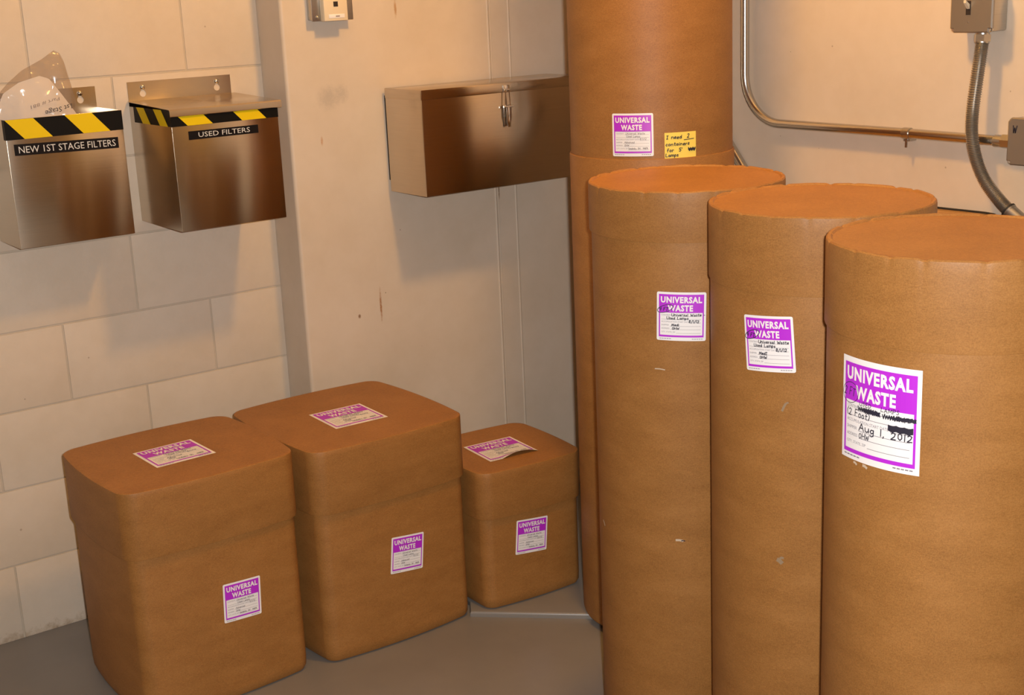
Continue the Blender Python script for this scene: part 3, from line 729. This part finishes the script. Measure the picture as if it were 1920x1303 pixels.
# ================================================================== DATA JACK ON THE PIER
jb = thing('data_outlet', 'ivory data jack on a bare steel box, mounted above the cabinet', 'outlet', (1.82, PW, 1.60))
m = MB(); m.box(1.755, 1.872, PW - .030, PW, 1.534, 1.66, .003); m.build('steel_box', GALV, jb)
m = MB(); m.box(1.752, 1.876, PW - .032, PW - .029, 1.5315, 1.663, .0012); m.build('cover_plate', GALV, jb)
m = MB(); m.box(1.776, 1.847, PW - .056, PW - .032, 1.5305, 1.645, .003); jk = m.build('jack_housing', JACKM, jb)
yj = PW - .0562
m = MB(); m.box(1.805, 1.818, yj - .0006, yj + .001, 1.567, 1.580); m.build('port', DARKHOLE, jk, None)
m = MB(); m.box(1.789, 1.836, yj - .0010, yj + .001, 1.5380, 1.5480, .0006); m.build('label_strip', PAPER, jk)
m = MB(); m.box(1.809, 1.821, yj - .0013, yj - .0005, 1.5410, 1.5440); m.build('strip_print', GREYINK, jk, None)
screw(1.767, PW - .032, 1.541, jb, .0045)

# ================================================================== CONDUIT, BOXES AND SHELF ON THE RIGHT WALL
PXc = RX - .024; pr = .0117
con = thing('conduit', 'shiny bent steel conduit pipe running down and along the wall', 'conduit', (RX, 2.60, 1.22))
yv, zh, br = 2.598, 1.222, .125
pts = [(PXc, yv, CEIL), (PXc, yv, 2.0), (PXc, yv, zh + br)]
pts += [(PXc, yv - br * (1 - math.cos(a)), zh + br * (1 - math.sin(a))) for a in [PI / 2 * k / 14 for k in range(1, 14)]]
pts += [(PXc, yv - br, zh), (PXc, 2.1, zh - .001), (PXc, 1.80, zh - .004)]
m = MB(); m.tube(pts, pr, 20); m.build('pipe', EMT, con)
m = MB(); ycl = 2.068
m.tube([(PXc, ycl + .010, zh - .001), (PXc, ycl - .010, zh - .001)], pr + .0018, 20); cl = m.build('strap', GALV, con)
m = MB(); m.box(PXc - .002, RX, ycl - .009, ycl + .009, zh - .020, zh - .010, .001); m.build('strap_foot', GALV, cl)
m = MB(); m.tube([(PXc - .003, ycl - .001, zh - .012), (PXc - .004, ycl - .001, zh - .034)], .0032, 10); m.build('strap_bolt', CHROME, cl)
m = MB(); m.tube([(PXc, 1.828, zh - .004), (PXc, 1.806, zh - .004)], pr + .002, 20); m.tube([(PXc, 1.808, zh - .004), (PXc, 1.775, zh - .004)], pr + .0045, 6); m.build('connector', GALV, con)

def ebox(name, y0, y1, z0, z1, depth, label):
    r = thing(name, label, 'electrical box', (RX, (y0 + y1) / 2, z0))
    xf = RX - depth
    m = MB(); m.box(xf + .002, RX, y0 + .002, y1 - .002, z0 + .002, z1 - .002, .004); m.build('box_body', GALV, r)
    # cover with notched corners, screw ears set in the notches
    n_ = .009; pl = [(y0 + n_, z0), (y1 - n_, z0), (y1 - n_ * .9, z0 + n_ * .9), (y1, z0 + n_), (y1, z1 - n_), (y1 - n_, z1), (y0 + n_, z1), (y0, z1 - n_), (y0, z0 + n_), (y0 + n_ * .9, z0 + n_ * .9)]
    m = MB(); m.rings([[(xf + .002, y, z) for y, z in pl], [(xf - .003, y, z) for y, z in pl], [(xf - .006, (y0 + y1) / 2 + (y - (y0 + y1) / 2) * .95, (z0 + z1) / 2 + (z - (z0 + z1) / 2) * .95) for y, z in pl]])
    cv = m.build('cover', BOXGREY, r, 30)
    for y, z in ((y0 + .007, z0 + .007), (y1 - .007, z0 + .007), (y0 + .007, z1 - .007), (y1 - .007, z1 - .007)):
        m = MB(); rr = []
        for rad, dx in ((.0058, .002), (.0058, -.001), (.004, -.003)): rr.append([(xf + dx, y + rad * math.cos(2 * PI * j / 16), z + rad * math.sin(2 * PI * j / 16)) for j in range(16)])
        m.rings(rr[::-1]); m.build('cover_screw', CHROME, cv, 40)
    return r, cv, xf
sw, swc, xf = ebox('switch_box', 1.826, 1.934, 1.4555, 1.5635, .054, 'square steel light switch box with a flexible conduit below')
yt, zt_ = 1.887, 1.510
m = MB(); m.box(xf - .0068, xf - .005, yt - .006, yt + .006, zt_ - .016, zt_ + .014); m.build('toggle_slot', DARKHOLE, swc, None)
m = MB(); m.rings([[(xf - .006, yt - .004, zt_ - .004), (xf - .006, yt + .004, zt_ - .004), (xf - .006, yt + .004, zt_ + .006), (xf - .006, yt - .004, zt_ + .006)], [(xf - .020, yt - .003, zt_ + .010), (xf - .020, yt + .003, zt_ + .010), (xf - .020, yt + .003, zt_ + .016), (xf - .020, yt - .003, zt_ + .016)]]); m.build('toggle', JACKM, swc, 30)
m = MB(); rr = [[(xf - .006 - dx, yt + .002 * math.cos(2 * PI * j / 12), 1.478 + .002 * math.sin(2 * PI * j / 12)) for j in range(12)] for dx in (.0005, 0)]; m.rings(rr); m.build('rivet', GALV, swc)
jx, jcv, xf2 = ebox('junction_box', 1.670, 1.777, 1.172, 1.275, .050, 'square steel junction box at the end of the conduit pipe')
f = Flat(); f.hand('W', 0, 0, 1, .16)
f.put('marking', lambda u, v, l: Vector((xf2 - .0062 - l, 1.764 - .014 * u, 1.243 + .015 * v)), .0004, INK, jcv)

flx = thing('flexible_conduit', 'ribbed grey flexible conduit hanging from the switch box', 'conduit', (RX, 1.87, 1.46))
ctrl = [(2.662, 1.862, 1.448), (2.657, 1.861, 1.420), (2.652, 1.865, 1.358), (2.644, 1.867, 1.287), (2.643, 1.866, 1.233), (2.648, 1.856, 1.179), (2.653, 1.834, 1.131), (2.656, 1.798, 1.091), (2.658, 1.768, 1.066), (2.662, 1.72, 1.035), (2.666, 1.655, .98), (2.668, 1.615, .90), (2.668, 1.605, .70), (2.668, 1.605, .40), (2.668, 1.605, .004)]
def crom(c_, per):
    out = []
    for i in range(len(c_) - 1):
        p0, p1, p2, p3 = (Vector(c_[max(i - 1, 0)]), Vector(c_[i]), Vector(c_[i + 1]), Vector(c_[min(i + 2, len(c_) - 1)]))
        for k in range(per):
            t_ = k / per; out.append(.5 * ((2 * p1) + (-p0 + p2) * t_ + (2 * p0 - 5 * p1 + 4 * p2 - p3) * t_ ** 2 + (-p0 + 3 * p1 - 3 * p2 + p3) * t_ ** 3))
    out.append(Vector(c_[-1])); return out
path = crom(ctrl, 56)
m = MB(); m.tube(path, [.0136 + .0013 * (abs((i % 4) - 2) - 1) for i in range(len(path))], 14); m.build('hose', HOSE, flx, 60)
m = MB(); m.tube([(2.6575, 1.772, 1.0692), (2.6577, 1.769, 1.0668)], .0172, 20); m.tube([(2.6577, 1.770, 1.0675), (2.6600, 1.742, 1.0480), (2.662, 1.72, 1.035)], .0163, 20); m.build('coupling', HOSE, flx)
m = MB(); m.tube([(2.6575, 1.7745, 1.0712), (2.6576, 1.7715, 1.0690)], .0178, 20); m.build('rubber_ring', BLACK, flx)
m = MB(); m.tube([(2.661, 1.862, 1.451), (2.660, 1.862, 1.436)], .0185, 6); m.tube([(2.661, 1.862, 1.460), (2.661, 1.862, 1.450)], .0150, 20); m.tube([(2.660, 1.862, 1.438), (2.659, 1.862, 1.432)], .0160, 20); m.build('connector', GALV, flx)

c5 = thing('conduit', 'grey conduit slanting down the wall behind the tallest drum', 'conduit', (RX, 2.62, 1.1))
m = MB(); m.tube([(RX - .014, 2.80, 1.30), (RX - .014, 2.70, 1.195), (RX - .014, 2.55, 1.02), (RX - .014, 2.50, .95), (RX - .014, 2.49, .6), (RX - .014, 2.49, 0.02)], .014, 16); m.build('pipe', EMT, c5)

# tall carton in the gap behind the drums, only its top shows
car = thing('cardboard_carton', 'tall cardboard carton in the gap between the drums and the wall', 'carton', (2.55, 2.12, PADH))
m = MB(); m.box(2.420, 2.688, 1.822, 2.420, PADH, 1.044, .003); m.build('body', CARTON, car)
for x0_, x1_, lift in ((2.419, 2.553, 0.0), (2.555, 2.689, .0006)):
    m = MB(); m.box(x0_, x1_, 1.821, 2.421, 1.0442, 1.0485 + lift, .0008); m.build('top_flap', CARTON, car)
m = MB(); m.box(2.527, 2.581, 1.8205, 2.4215, 1.0491, 1.0496); m.build('packing_tape', KRAFT, car, None)
cb = MB(); cb.tube(crom([(2.684, 2.405, 1.0520), (2.680, 2.25, 1.0520), (2.683, 2.10, 1.0520), (2.678, 1.98, 1.0520), (2.682, 1.90, 1.0520), (2.680, 1.84, 1.0525), (2.677, 1.815, 1.048), (2.676, 1.809, 1.02), (2.676, 1.806, .80), (2.676, 1.806, .45)], 8), .0024, 8)
cbo = cb.build('cable', BLACK, None, 60); tag(cbo, 'thin black cable lying on the cardboard carton', 'cable')
